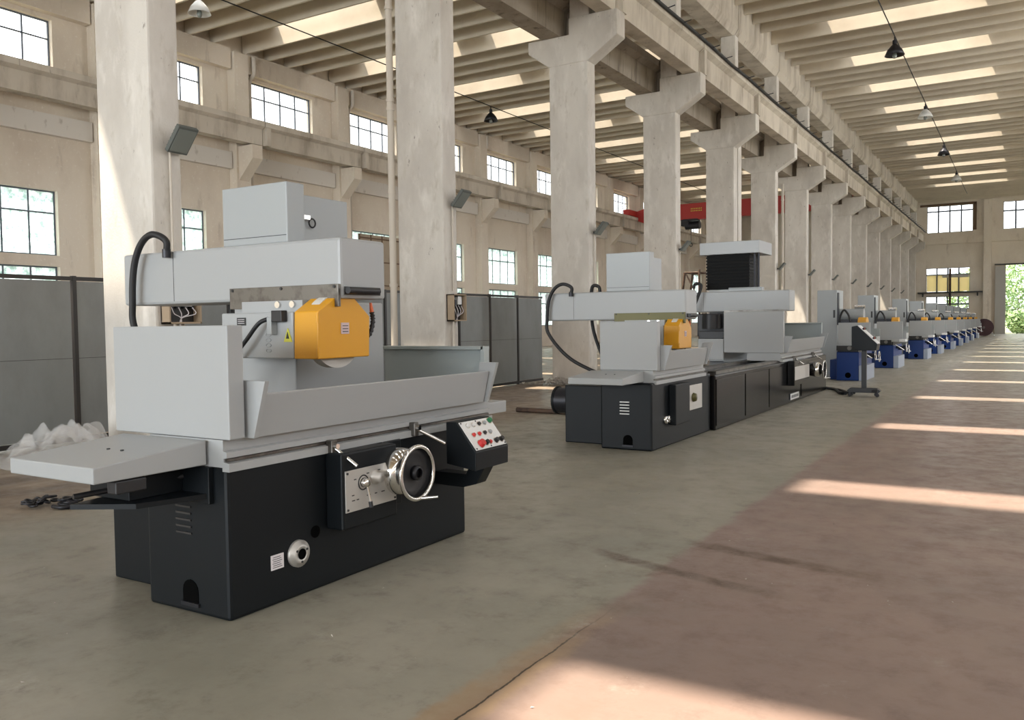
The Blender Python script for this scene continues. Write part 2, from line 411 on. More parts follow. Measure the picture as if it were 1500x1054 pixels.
for src, off, ymin in ((ra, -.65, 8), (rb, 0, 14)):
    first = True
    for j in range(-28, 80):
        y = 4.81+off+SK*(j//4)+(j % 4)*1.12       # the gap before every fourth rib holds the skylight slot
        if y < YB+.3 or y > YE-.2: continue
        o = src if first else src.copy()
        if not first: COL.objects.link(o); o.parent = ceil
        first = False; o.location = (0, y, 0)

# ------------------------------------------------------------------ columns
CX0, CX1 = -9.82, -8.8
col_src = None
COLY = [6.39+BAY*k for k in range(15)]
for k, y in enumerate(COLY):
    if col_src is None:
        c = empty('concrete_column', (0, y, 0)); col_src = c
        B('shaft', 'column_concrete', c, CX0, CX1, 0, .42, 0, 8.0, .03)
        MB().prism([(CX0, 7.62), (CX1, 7.62), (-8.03, 8.1), (-8.03, 8.68), (-9.28, 8.68), (-9.28, 8.3), (-10.38, 8.3), (-10.38, 8.02)], 'y', -.02, .44).build('corbel', 'column_concrete', c, .02)
        B('upper_shaft', 'column_concrete', c, -9.27, -8.76, .02, .40, 8.68, 11.5, .02)
    else: c = copy_tree(col_src); c.location = (0, y, 0)
    lab = {0: 'concrete column with a slanting streak of sunlight, behind the lone grinder',
           1: 'concrete column with a cream downpipe and an open fuse box beside grey partition',
           4: 'doubled concrete column with a dark expansion joint behind the black bellows'}.get(k, 'pale concrete column with corbels carrying the crane beam')
    if k == 2: lab = 'concrete column with crumbled plaster at its foot beside the partition end'
    tag(c, lab, 'column', 'row of concrete columns')
    if k == 4: B('twin_shaft', 'column_concrete', c, CX0, CX1, .52, .94, 0, 8.0, .02)
# crane runways and the roof girder
def runway(name, label, x0, x1, ys, z=8.68, mt='beam_concrete'):
    r = empty(name, ((x0+x1)/2, ys[0], z)); struct(r, label)
    hw = (x1-x0)/2; src = None
    for y in ys:
        if src is None:
            src = MB().prism([(-hw*.55, 0), (hw*.55, 0), (hw*.6, .62), (hw, .72), (hw, .92), (-hw, .92), (-hw, .72), (-hw*.6, .62)], 'y', .02, BAY-.02).build('beam_segment', mt, r)
            st = MB().box(-hw*.95, hw*.95, .0, .22, .0, .72).build('end_block', mt, r)
            o, s2 = src, st
        else:
            o = src.copy(); COL.objects.link(o); o.parent = r; s2 = st.copy(); COL.objects.link(s2); s2.parent = r
        o.location = (0, y-ys[0], 0); s2.location = (0, y-ys[0]+.1, 0)
    return r
segs = [6.6+BAY*k for k in range(-1, 14)]
runway('crane_runway', 'concrete crane beam on the aisle side of the columns with a black conductor line', -8.72, -8.0, segs)
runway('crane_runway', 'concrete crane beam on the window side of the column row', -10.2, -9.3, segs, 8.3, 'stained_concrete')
runway('crane_runway', 'concrete crane beam running along the window wall on corbels', -26.55, -25.75, [0.5+BAY*k for k in range(15)])
gird = empty('roof_girder', (-9.15, 6.6, 11.5)); struct(gird, 'concrete roof girder over the column row carrying the ribs')
src = None
for y in segs:
    if src is None:
        src = MB().prism([(-.45, .25), (-.3, 0), (.3, 0), (.45, .25), (.47, 1.5), (-.47, 1.5)], 'y', .02, BAY-.02).build('girder_segment', 'beam_concrete', gird); o = src
    else: o = src.copy(); COL.objects.link(o); o.parent = gird
    o.location = (0, y-6.6, 0)
# rails on the runways
for x, lb in ((-8.3, 'thin steel crane rail on the aisle side beam'), (-26.15, 'thin steel crane rail on the window wall beam')):
    tag(MB().box(x-.04, x+.04, 1, 89, 9.6, 9.68).build('crane_rail', 'dark_metal'), lb, 'rail')
cr = empty('conductor_line', (-7.95, 6.6, 9.56)); tag(cr, 'black conductor line with small hooks along the crane beam edge', 'cable')
MB().tube([(0, t*2.0-6, .02*math.sin(t*2.3)) for t in range(0, 45)], .045, 8).build('cable', 'rubber', cr)
hk = None
for i in range(66):
    if hk is None: hk = MB().cyl((0, 0, 0), (.26, .02, .05), .014, 6).build('hook', 'dark_metal', cr); o = hk
    else: o = hk.copy(); COL.objects.link(o); o.parent = cr
    o.location = (-.02, i*1.24-.5, -.03)

# floodlights, one per column
fl_src = None
for k, y in enumerate(COLY[:13]):
    if fl_src is None:
        f = empty('floodlight', (-8.8, y+.15, 3.6)); fl_src = f
        M = Matrix.Translation((.08, .135, .0)) @ Matrix.Rotation(math.radians(-49), 4, 'Y')
        MB().box(0, .36, -.14, .14, -.03, .03).xf(M).build('housing', 'flood_grey', f, .008)
        MB().box(.03, .33, -.12, .12, -.036, -.03).xf(M).build('glass', 'flood_glass', f)
        for i in range(6): MB().box(.05+i*.05, .06+i*.05, -.12, .12, .03, .055).xf(M).build('fin', 'flood_grey', f)
        MB().box(-.0, .1, .1, .17, .02, .07).build('bracket', 'dark_metal', f)
        MB().cyl((.03, .09, 0), (.03, .09, -1.5), .016, 8).build('conduit', 'pipe_cream', f)
    else: f = copy_tree(fl_src); f.location = (-8.8, y+.15, 3.6)
    tag(f, {0: 'grey tilted floodlight on the sunlit column behind the lone grinder', 1: 'grey tilted floodlight above the open fuse box on the column',
            2: 'grey tilted floodlight on the column with crumbled plaster'}.get(k, 'grey tilted floodlight on a column of the far row'), 'floodlight', 'floodlights on the columns')
# fuse boxes
def fuse(y, z, dy, dz, lab):
    f = empty('fuse_box', (-8.8, y, z)); tag(f, lab, 'fuse box', 'open fuse boxes on the columns')
    m = MB(); m.box(0, .02, 0, dy, 0, dz)
    for a in ((0, .16, 0, .02, 0, dz), (0, .16, dy-.02, dy, 0, dz), (0, .16, 0, dy, 0, .02), (0, .16, 0, dy, dz-.02, dz)): m.box(*a)
    m.build('case', 'tan_box', f)
    B('back_plate', 'dark_frame', f, .02, .03, .02, dy-.02, .02, dz-.02)
    for i in range(4):
        yy = .06+i*(dy-.16)/3; B('breaker', 'black_plastic', f, .03, .09, yy, yy+.05, dz*.55, dz*.8)
        MB().tube(spline([(.09, yy+.02, dz*.58), (.13, yy+.03, dz*.35), (.10, dy*.45, .06), (.08, dy*.45, -.1)]), .006, 6).build('wire', 'label_white', f)
    B('meter', 'panel_white', f, .03, .11, dy*.5, dy*.78, dz*.62, dz*.92)
    MB().cyl((.05, dy*.35, 0), (.05, dy*.35, -z+.02), .022, 8).build('conduit', 'pipe_cream', f)
fuse(6.46, 1.55, .46, .34, 'open tan fuse box with loose wires under the grinder beam')
fuse(12.3, 1.56, .40, .48, 'open tan fuse box beside the grey partition')
# downpipes
for k in (1, 6, 8):
    y = COLY[k]; p = empty('downpipe', (-9.9, y-.06, 0)); tag(p, {1: 'cream downpipe along the column with the open fuse box'}.get(k, 'cream downpipe along a far column'), 'pipe', 'downpipes on the columns')
    MB().cyl((0, 0, 0), (0, 0, 7.98), .062, 14).build('pipe', 'pipe_cream', p)
    for z in (2.2, 3.9, 5.4, 5.55, 7.2): MB().cyl((0, 0, z), (0, 0, z+.06), .074, 14).build('collar', 'pipe_cream', p)
for y in (24.15, 30.0, 41.4):
    tag(MB().tube([(XL+.11, y, 0), (XL+.11, y, 11.35), (XL+.25, y, 11.52), (XL+.41, y, 11.65), (XL+.41, y, 12.3)], .09, 10).build('downpipe', 'pipe_cream'), 'pale downpipe on the window wall with an elbow under the roof', 'pipe', 'downpipes on the window wall')

# pendant lamps on wires
def pendant(x, y, white, lab):
    p = empty('pendant_lamp', (x, y, 12.2)); tag(p, lab, 'lamp', 'pendant lamps under the roof')
    MB().cyl((0, 0, .088), (0, 0, -.05), .03, 8).build('stem', 'dark_metal', p)
    MB().cyl((0, 0, -.05), (0, 0, -.22), .08, 12).build('lamp_holder', 'dark_metal', p)
    MB().lathe([(.07, -.2), (.14, -.26), (.27, -.42), (.36, -.62), (.35, -.62), (.26, -.42), (.13, -.28)], n=20).build('shade', 'lamp_white' if white else 'dark_metal', p)
    MB().lathe([(0, -.74), (.06, -.72), (.09, -.64), (.06, -.5)], n=12).build('bulb', 'flood_glass', p)
for y, wh in ((35.77, 0), (47.6, 1), (59.0, 0), (70.5, 1)):
    pendant(-4.35, y, wh, 'white pendant lamp on the aisle roof wire' if wh else 'dark pendant lamp on the aisle roof wire')
pendant(-22.8, 18.5, 1, 'white pendant lamp over the window side bay'); pendant(-22.8, 35.9, 0, 'dark pendant lamp over the window side bay')
for x, lb in ((-4.35, 'thin dark wire strung along the aisle roof carrying pendant lamps'), (-22.8, 'thin dark wire strung along the window side roof')):
    tag(MB().tube([(x, t*2.9, 12.31) for t in range(3, 30)], .022, 6).build('lamp_wire', 'rubber'), lb, 'wire')

# red bridge crane in the left bay
cn = empty('bridge_crane', (-18.3, 62, 9.7)); tag(cn, 'red bridge crane spanning the window side bay with a dark hoist', 'crane')
MB().prism([(-8.0, -.15), (-7.0, -.55), (7.6, -.55), (8.2, -.1), (8.2, .2), (7.4, .65), (-6.6, .65), (-8.0, .25)], 'y', -.28, .28).build('girder', 'crane_red', cn)
for x in (-7.85, 8.1): B('end_truck', 'crane_red', cn, x-.25, x+.25, -1.7, 1.7, -.015, .42, .03)
h = MB().cyl((-3.7, 0, -.95), (-2.6, 0, -.95), .3, 16).build('hoist_drum', 'dark_metal', cn)
B('hoist_motor', 'black_plastic', cn, -4.0, -3.4, -.3, .3, -1.0, -.5, .05); B('trolley', 'dark_metal', cn, -3.8, -2.7, -.35, .35, -.62, -.5)
MB().cyl((-3.3, 0, -1.2), (-3.3, 0, -2.3), .02, 6).build('hoist_rope', 'dark_metal', cn); MB().torus((-3.3, 0, -2.42), (0, 1, 0), .11, .035, 14, 6).build('hook', 'dark_metal', cn)
for r in range(2):
    for i in range(7): B('lettering', 'warn_yellow', cn, -3.2+i*.13, -3.2+i*.13+.06, -.287, -.28, .05+r*.16, .13+r*.16)
# steel trestle in the left bay
t = empty('steel_trestle', (-11.0, 31.0, 0)); tag(t, 'rusty steel trestle frame standing in the window side bay', 'frame')
for a, b_ in (((-.45, 0, 0), (-.05, 0, 3.35)), ((.52, 0, 0), (.52, 0, 3.45)), ((-.45, .9, 0), (-.05, .9, 3.35)), ((.52, .9, 0), (.52, .9, 3.45))):
    MB().tube([a, b_], .045, 6).build('leg', 'rust_steel', t)
for a, b_ in (((-.05, 0, 3.35), (.52, 0, 3.35)), ((-.05, .9, 3.35), (.52, .9, 3.35)), ((-.05, 0, 3.35), (-.05, .9, 3.35)), ((.52, 0, 3.35), (.52, .9, 3.35)), ((0, 0, 3.3), (.52, 0, 2.3))):
    MB().tube([a, b_], .03, 6).build('brace', 'rust_steel', t)

# grey partition panels
PP = 1.2675; pt = None
for k in range(12):
    y = 4.0+PP*k
    if pt is None:
        p = empty('partition_panel', (-10.72, y, 0)); pt = p
        B('upper_sheet', 'partition_sheet', p, -.02, .02, .05, PP-.03, 1.12, 2.13); B('lower_sheet', 'partition_sheet', p, -.018, .018, .05, PP-.03, .09, 1.119); B('seam', 'dark_frame', p, -.019, .0205, .05, PP-.03, 1.114, 1.120)
        B('post', 'dark_frame', p, -.03, .035, 0, .05, 0, 2.2); B('top_rail', 'dark_frame', p, -.03, .03, .05, PP-.002, 2.14, 2.19); B('bottom_rail', 'dark_frame', p, -.03, .03, .05, PP-.002, .02, .08)
    else: p = copy_tree(pt); p.location = (-10.72, y, 0)
    tag(p, 'grey two sheet partition panel in a dark steel frame behind the columns', 'partition', 'grey partition panels behind the columns')

# ------------------------------------------------------------------ grinders
# machine space: +x along the hall (world +Y), +y towards the windows (world -X)
def machine(name, loc): return empty(name, loc, PI/2)

def base_unit(r, L, paint, D=.65, rear=(.2, 1.95), louvers=False, rd=1.26):
    b = B('base', paint, r, 0, L, 0, D, 0, .79, .02)
    B('rear_base', paint, r, rear[0], rear[1], D, rd, 0, .72, .012)
    arch = [(.24, .06), (.36, .06), (.36, .12)] + [(.30+.06*math.cos(a*PI/8), .12+.06*math.sin(a*PI/8)) for a in range(1, 8)] + [(.24, .12)]
    MB().prism(arch, 'x', -.004, .03).build('lifting_hole', 'hole_black', b)
    B('lifting_plate', 'dark_metal', b, -.012, 0, .23, .37, .04, .06)
    for i in range(5):
        B('louver', 'brushed_plate' if louvers else 'dark_frame', b, -.006, .004, .28, .40, .42+i*.035, .43+i*.035)
    return b

def table_unit(r, x0, L, D=.6, wall_h=1.51, tray=True, right=True, wallD=.9, end_h=1.32):
    T = MB().prism([(-.02, .77), (-.02, .812), (.02, .818), (.02, .836), (-.004, .84), (-.004, .868), (.022, .875), (.022, .93), (D, .93), (D, .79), (.03, .79), (.03, .77)], 'x', x0, x0+L).build('table', 'white_paint', r)
    B('stop_rail', 'steel', T, x0+.01, x0+L-.01, .004, .02, .82, .834)
    B('splash_wall', 'white_paint', r, x0, x0+.1, -.03, wallD, .932, 1.51 if wall_h is None else wall_h, .006)
    MB().prism([(.03, .931), (-.07, .931), (-.16, 1.225), (.03, 1.225)], 'x', x0+.12, x0+.15).build('trough_end', 'white_paint', r)
    MB().prism([(-.05, .931), (-.10, 1.155), (-.09, 1.16), (-.075, 1.155), (-.02, .931)], 'x', x0+.16, x0+L-.16).build('trough_front', 'white_paint', r, .003)
    MB().prism([(.03, .931), (-.07, .931), (-.16, 1.22), (-.01, 1.22)], 'x', x0+L-.15, x0+L-.12).build('trough_end', 'white_paint', r)
    e = MB().box(x0+L-.06, x0+L-.03, 0, .96, .931, end_h); e.box(x0+L-.10, x0+L-.01, -.01, .97, end_h-.01, end_h+.015); e.box(x0+L-.1, x0+L-.03, -.02, .012, .931, end_h+.015)
    if end_h: e.build('end_wall', 'inner_paint', r, .003)
    B('magnetic_chuck', 'steel', r, x0+.3, x0+L-.3, .12, .48, .931, 1.03, .004)
    if tray:
        MB().prism([(x0-.63, .80), (x0-.015, .80), (x0-.015, .925), (x0-.63, .875)], 'y', .13, .81).build('tray', 'white_paint', r, .006)
        for yy in (.36, .47): MB().cyl((x0-.33, yy, .895), (x0-.33, yy, .905), .009, 10).build('screw', 'ink', r)
        if right: B('tray', 'white_paint', r, x0+L+.005, x0+L+.4, .1, .8, .80, .89, .006)

def head_unit(r, dx, dy, dz, plate='steel', cab=2.45, hoses=True, slide_len=2.17, extras=True, black=False, guard=True):
    a = lambda x, y, z: (x+dx, y+dy, z+dz)
    def bx(n, mt, p, x0, x1, y0, y1, z0, z1, bv=.006): return B(n, mt, p, x0+dx, x1+dx, y0+dy, y1+dy, z0+dz, z1+dz, bv)
    col = B('column', 'white_paint', r, 1.14+dx, 2.03+dx, .66, 1.24, .722, 1.665+dz, .01)
    s = bx('slide', 'white_paint', r, 1.07, 1.50, .19, .19+slide_len, 1.67, 2.05, .02)
    bx('seam', 'ink', s, 1.068, 1.072, 1.78, 1.783, 1.69, 2.04, 0)
    ca = bx('cabinet', 'grey_paint', r, 1.13, 1.29, .70, 1.32, 2.052, 0, .008) if False else B('cabinet', 'grey_paint', r, 1.13+dx, 1.29+dx, .70+dy, 1.32+dy, 2.052+dz, cab, .008)
    B('rear_cabinet', 'grey_paint', r, 1.295+dx, 1.82+dx, .80+dy, 1.36+dy, 2.052+dz, cab-.05, .008)
    B('seam', 'ink', ca, 1.128+dx, 1.131+dx, .71+dy, 1.31+dy, 2.10+dz, 2.104+dz)
    la = B('latch', 'chrome', ca, 1.30+dx, 1.42+dx, .775+dy, .80+dy, cab-.22, cab-.19)
    MB().torus((1.44+dx, .78+dy, cab-.24), (0, 1, 0), .03, .006, 16, 6).build('latch_loop', 'rubber', ca)
    if not guard: return
    # wheel head
    g = MB().prism([(.89+dx, 1.30+dz), (1.36+dx, 1.30+dz), (1.37+dx, 1.56+dz), (1.23+dx, 1.672+dz), (1.04+dx, 1.672+dz), (.90+dx, 1.59+dz)], 'y', .22+dy, .42+dy).build('wheel_guard', 'yellow_paint', r, .006)
    for z in (1.34, 1.55): MB().cyl(a(.888, .215, z-.03), a(.888, .215, z+.03), .01, 8).build('hinge', 'yellow_paint', g)
    B('sticker', 'sticker', g, 1.095+dx, 1.165+dx, .214+dy, .219+dy, 1.45+dz, 1.52+dz)
    for i in range(3): B('print', 'ink', g, 1.105+dx, 1.155+dx, .212+dy, .2145+dy, 1.462+i*.018+dz, 1.467+i*.018+dz)
    MB().cyl(a(1.13, .28, 1.465), a(1.13, .35, 1.465), .23, 40).build('grinding_wheel', 'wheel_stone', r)
    hs = bx('spindle_housing', 'black_plastic' if black else 'white_paint', r, .89, 1.135, .425, 1.07, 1.30, 1.59, .008)
    bx('mount', 'white_paint', r, 1.0, 1.135, .45, 1.0, 1.592, 1.665, 0)
    p = bx('guide_plate', plate, r, 1.045, 1.068, .19, 1.17, 1.62, 1.76, .002)
    for yy in (.53, .66): MB().cyl(a(1.045, yy, 1.64), a(.985, yy, 1.64), .022, 14).build('knob', 'chrome', p)
    for yy in (.22, .68, 1.14): MB().cyl(a(1.046, yy, 1.745), a(1.038, yy, 1.745), .01, 8).build('bolt', 'ink', p)
    MB().cyl(a(1.09, .15, 1.72), a(1.38, .15, 1.72), .022, 12).build('grip', 'black_plastic', s); bx('grip_slot', 'ink', s, 1.10, 1.44, .184, .196, 1.695, 1.745, 0)
    if extras:
        bx('name_plate', 'ink', hs, .885, .89, .84, .92, 1.51, 1.56, 0)
        for i in range(3): bx('print', 'label_white', hs, .883, .886, .85, .91, 1.522+i*.012, 1.525+i*.012, 0)
        for i in range(4): MB().torus((0, 0, 0), (1, 0, 0), .018, .003, 14, 5).xf(Matrix.Translation((.889+dx, .64+dy, 1.35+i*.033+dz)) @ Matrix.Diagonal((1, 1.3, .6, 1))).build('vent', 'grey_paint', hs)
        MB().prism([(.50+dy, 1.405+dz), (.43+dy, 1.405+dz), (.465+dy, 1.49+dz)], 'x', .884+dx, .89+dx).build('warning_sign', 'warn_yellow', hs)
        MB().prism([(.478+dy, 1.425+dz), (.452+dy, 1.425+dz), (.465+dy, 1.468+dz)], 'x', .881+dx, .885+dx).build('warning_mark', 'ink', hs)
        bx('connector', 'grey_paint', hs, .84, .89, .56, .60, 1.45, 1.56, .004); bx('junction_box', 'black_plastic', hs, .84, .89, .47, .56, 1.53, 1.60, .004)
        MB().tube(spline([a(.86, .60, 1.55), a(.83, .66, 1.52), a(.82, .76, 1.42), a(.82, .88, 1.31), a(.84, .98, 1.20), a(.9, 1.05, 1.05)]), .014, 8).build('cable', 'rubber', hs)
        MB().tube(spline([a(.89, .97, 1.44), a(.85, .97, 1.43), a(.85, .97, 1.32), a(.89, .97, 1.31)]), .01, 8).build('handle', 'dark_metal', hs)
    # coolant nozzle
    nz = spline([a(1.37, .27, 1.42), a(1.43, .27, 1.45), a(1.46, .27, 1.53), a(1.45, .27, 1.59)], 6)
    n = MB()
    for i in range(len(nz)-1): n.tube([nz[i], nz[i].lerp(nz[i+1], .85)], .017 if i % 2 else .013, 8)
    n = n.build('coolant_hose', 'black_plastic', g); MB().tube([nz[-1], nz[-1]+Vector((-.01, 0, .06))], .014, 8, True, .008).build('nozzle', 'orange_plastic', g)
    if hoses:
        MB().tube(spline([a(1.03, 1.80, 2.03), a(1.02, 1.79, 2.12), a(1.0, 1.91, 2.17), a(1.0, 2.04, 2.11), a(1.0, 2.13, 1.95), a(1.0, 2.16, 1.70), a(1.0, 2.13, 1.48), a(1.0, 1.8, 1.15), a(1.05, 1.27, .9)]), .024, 10).build('hose', 'rubber', r)
        MB().cyl(a(1.03, 1.80, 2.0), a(1.03, 1.80, 2.06), .03, 10).build('hose_fitting', 'dark_metal', r)
        MB().tube(spline([a(1.53, 1.60, 2.03), a(1.53, 1.62, 2.14), a(1.53, 1.72, 2.14), a(1.53, 1.74, 1.9), a(1.53, 1.70, 1.5), a(1.53, 1.5, 1.0), a(1.5, 1.3, .6)]), .024, 10).build('hose', 'rubber', r)

def handwheel(r, x, z, R=.16, y=-.28, yb=0):
    w = MB().torus((x, y, z), (0, 1, 0), R, .014, 40, 10).build('handwheel', 'chrome', r)
    MB().lathe([(0, y+.025), (.05, y+.02), (.11, y+.03), (R-.008, y+.008), (R-.008, y+.014), (.10, y+.04), (0, y+.04)], (x, 0, z), 'y', 32).build('wheel_disc', 'black_plastic', w)
    MB().lathe([(.03, y-.015), (.045, y-.01), (.045, y+.03), (.03, y-.015)], (x, 0, z), 'y', 20).build('hub', 'dark_metal', w)
    MB().lathe([(.06, yb), (.12, yb), (.145, y+.17), (.145, y+.10), (.12, y+.07), (.05, y+.03)], (x-.0, 0, z), 'y', 36).build('dial_collar', 'chrome', w)
    MB().cyl((x+.03, y-.005, z-R), (x+.07, y-.10, z-R+.01), .012, 10, .008).build('crank_handle', 'chrome', w)
    return w

def lever(r, x, z, dx):
    l = MB().box(x-.022, x+.022, -.05, -.0, z-.045, z+.045).build('stop_dog', 'steel', r, .006)
    MB().cyl((x, -.05, z), (x+dx, -.18, z-.10), .011, 8).build('dog_handle', 'chrome', l)
    MB().cyl((x, -.05, z+.01), (x, -.075, z+.01), .016, 12).build('dog_knob', 'chrome', l)

def control_box(r, x0, x1, paint='dark_paint', full=True):
    c = B('control_box', paint, r, x0, x1+.0, -.13, 0, .33, .775, .012)
    p = B('front_plate', 'brushed_plate', c, x0+.02, x1-.02, -.137, -.13, .43, .67, .001)
    if full:
        for dx_ in (.035, x1-x0-.035):
            for z in (.445, .655): MB().cyl((x0+dx_, -.137, z), (x0+dx_, -.142, z), .007, 8).build('screw', 'ink', c)
        k = x0+.17
        MB().torus((k, -.138, .585), (0, 1, 0), .042, .004, 24, 6).build('dial_ring', 'ink', c)
        MB().lathe([(.03, -.137), (.026, -.16), (.022, -.175), (0, -.176)], (k, 0, .585), 'y', 20).build('lever_hub', 'chrome', c)
        MB().cyl((k, -.165, .57), (k+.01, -.18, .475), .007, 8).build('lever', 'chrome', c); MB().cyl((k+.01, -.18, .475), (k+.012, -.185, .44), .012, 10).build('lever_grip', 'black_plastic', c)
        MB().lathe([(.042, -.137), (.042, -.15), (.03, -.152), (.03, -.185), (0, -.186)], (k+.105, 0, .60), 'y', 24).build('knob', 'brushed_plate', c)
        for (a_, b_, w_) in ((.09, .61, .02), (.20, .63, .022), (.30, .635, .022), (.07, .49, .025), (.11, .49, .02), (.20, .50, .03), (.27, .50, .02), (.33, .50, .03), (.07, .52, .02)):
            B('print', 'ink', c, x0+a_, x0+a_+w_, -.1385, -.137, b_, b_+.006)
    return c

def pendant_panel(r, x0, w=.38, y=-.18, z=.62):
    # desk-type control box on a swinging arm
    prof = [(y, z+.24), (y, z-.035), (y-.23, z-.067), (y-.233, z+.053), (y-.08, z+.244)]
    p = MB().prism(prof, 'x', x0, x0+w).build('control_panel', 'dark_paint', r, .005)
    A = Vector((0, y-.08, z+.244)); Bv = Vector((0, y-.233, z+.053)); d = (Bv-A); n = Vector((0, d.z, -d.y)).normalized()
    if n.z < 0: n = -n
    def on(u, v, h): return Vector((x0+u*w, 0, 0))+A+d*v+n*h
    f = MB(); c = [on(.04, .05, .0), on(.96, .05, 0), on(.96, .95, 0), on(.04, .95, 0)]; q = [v+n*.005 for v in c]
    f.add(c+q, [(0, 1, 2, 3), (4, 5, 6, 7), (0, 1, 5, 4), (1, 2, 6, 5), (2, 3, 7, 6), (3, 0, 4, 7)]); f.build('face_plate', 'panel_white', p)
    def btn(u, v, mt, rr=.014, h=.014, ring=True):
        if ring: MB().cyl(on(u, v, .005), on(u, v, .011), rr+.004, 14).build('button_ring', 'chrome', p)
        MB().cyl(on(u, v, .006), on(u, v, .008+h), rr, 14, rr*.85).build('button', mt, p)
    for i, mt in enumerate(('panel_white', 'panel_white', 'black_plastic', 'grey_paint')): btn(.20+i*.165, .2, mt)
    btn(.87, .16, 'green_plastic', .02, .02)
    for i, mt in enumerate(('red_plastic', 'red_plastic', 'black_plastic', 'grey_paint')): btn(.20+i*.165, .5, mt)
    btn(.24, .80, 'red_plastic', .028, .03); btn(.40, .80, 'black_plastic', .018, .024); btn(.52, .80, 'red_plastic'); btn(.70, .80, 'black_plastic', .018, .024); btn(.86, .79, 'black_plastic', .018, .024)
    for u, v in ((.07, .09), (.5, .09), (.93, .09), (.07, .91), (.5, .91), (.93, .91)): MB().cyl(on(u, v, .005), on(u, v, .008), .006, 8).build('screw', 'ink', p)
    return p

# ---- lone grinder in front
m1 = machine('surface_grinder', (-3.43, 2.87, 0))
tag(m1, 'white surface grinder on dark base with chrome handwheel and button panel, standing alone', 'grinder', 'surface grinders')
b1 = base_unit(m1, 2.12, 'dark_paint', rear=(.2, 1.95))
table_unit(m1, 0, 2.46)
head_unit(m1, 0, 0, 0)
control_box(m1, .70, 1.19); handwheel(m1, 1.20, .60)
B('apron', 'dark_paint', m1, 1.19, 1.36, -.03, 0, .36, .775, .008)
lever(m1, .73, .80, .04); lever(m1, 1.50, .82, .13)
MB().box(1.12, 1.17, -.05, -.0, .735, .775).build('limit_switch', 'chrome', m1, .004)
fl = MB().lathe([(.075, 0), (.075, -.02), (.055, -.022), (.055, -.035), (.03, -.036), (.03, -.01), (0, -.01)], (.47, 0, .245), 'y', 28).build('flange', 'brushed_plate', m1)
MB().cyl((.47, -.02, .245), (.47, -.037, .245), .030, 20).build('flange_bore', 'hole_black', fl)
for i in range(3):
    a_ = i*2*PI/3+.5; MB().cyl((.47+.043*math.cos(a_), -.035, .245+.043*math.sin(a_)), (.47+.043*math.cos(a_), -.039, .245+.043*math.sin(a_)), .007, 8).build('flange_bolt', 'ink', fl)
lb = B('label_plate', 'label_white', m1, .275, .365, -.004, 0, .195, .275)
for i in range(6): B('print', 'ink', lb, .285+.004*(i % 2), .352-.006*(i % 3), -.0055, -.004, .206+i*.011, .209+i*.011)
MB().cyl((.61, -.004, .335), (.61, .01, .335), .035, 20).build('port', 'hole_black', m1)
# tongue under the tray with its guide bar and clamp
MB().prism([(-.52, .50), (-.36, .22), (.03, .10), (.03, .60)], 'z', .63, .655).build('bed_tongue', 'dark_paint', m1)
MB().tube([(-.55, .42, .705), (.0, .30, .73)], .014, 8).build('guide_bar', 'black_plastic', m1); B('clamp_block', 'black_plastic', m1, -.52, -.36, .13, .2, .735, .795, .006)
B('tongue_bracket', 'dark_paint', m1, -.34, -.031, .30, .62, .656, .79, .004); B('bed_end', 'dark_paint', m1, -.03, .0, .1, .6, .6, .79, .004)
# swinging arm and control panel
pendant_panel(m1, 1.63, .40, -.19, .62)
MB().prism([(0, .50), (0, .412), (-.225, .408), (-.335, .44), (-.405, .56), (-.29, .575), (-.25, .50)], 'x', 1.76, 1.88).build('panel_arm', 'dark_paint', m1, .006)

# ---- second grinder
m2 = machine('surface_grinder', (-3.66, 9.14, 0))
tag(m2, 'white surface grinder with louvred dark end and olive guide plate beside the long black bed', 'grinder', 'surface grinders')
base_unit(m2, 2.14, 'dark_paint', rear=(.29, 1.9), louvers=True, rd=1.28)
B('base_front', 'dark_paint', m2, .55, 1.05, -.09, 0, .25, .74, .01)
table_unit(m2, .1, 1.8, wallD=.70, right=False, end_h=0)
head_unit(m2, .12, -.18, -.14, plate='olive_steel', cab=2.42, slide_len=2.04, extras=False)
c2 = B('side_plate', 'brushed_plate', m2, 1.1, 1.75, -.012, 0, .36, .68, .004); MB().lathe([(.06, -.012), (.05, -.05), (0, -.055)], (1.4, 0, .52), 'y', 20).build('valve', 'olive_steel', c2)
for i in range(2): MB().lathe([(.045, 0), (.045, -.03), (.02, -.032), (0, -.01)], (.42+i*.1, 0, .33), 'y', 20).build('port', 'chrome', m2)
MB().cyl((.55, 1.28, .5), (.55, 1.5, .5), .17, 24).build('motor', 'dark_metal', m2); MB().cyl((.55, 1.5, .5), (.55, 1.53, .5), .18, 24).build('motor_cap', 'dark_paint', m2)

# ---- long-bed grinder
m3 = machine('surface_grinder', (-3.60, 11.5, 0))
tag(m3, 'long bed surface grinder with glossy black base and black bellows on its column', 'grinder', 'surface grinders')
LB = 7.4
B('base', 'gloss_black', m3, -.2, LB, 0, .75, 0, .76, .02); B('rear_base', 'gloss_black', m3, 3.0, 6.6, .75, 1.7, 0, .72, .01)
for y0 in (.06, .55): B('bed_way', 'steel', m3, .02, LB-.02, y0, y0+.12, .761, .80)
for x0, x1 in ((-.17, 1.2), (1.25, 2.6), (2.65, 3.5), (5.0, 6.9)): B('base_cover', 'gloss_black', m3, x0, x1, -.012, 0, .06, .70, .006)
table_unit(m3, 3.5, 3.4, wall_h=1.66, tray=False, wallD=1.02, end_h=1.43)
head_unit(m3, 3.05, -.18, 0, cab=2.12, hoses=False, slide_len=2.0, extras=False, black=True, guard=False)
B('guide_plate', 'steel', m3, 4.10, 4.118, .05, 1.2, 1.665, 1.70)
B('pillar', 'white_paint', m3, 4.45, 5.2, .95, 1.6, .722, 2.10, .01)
bl = MB()
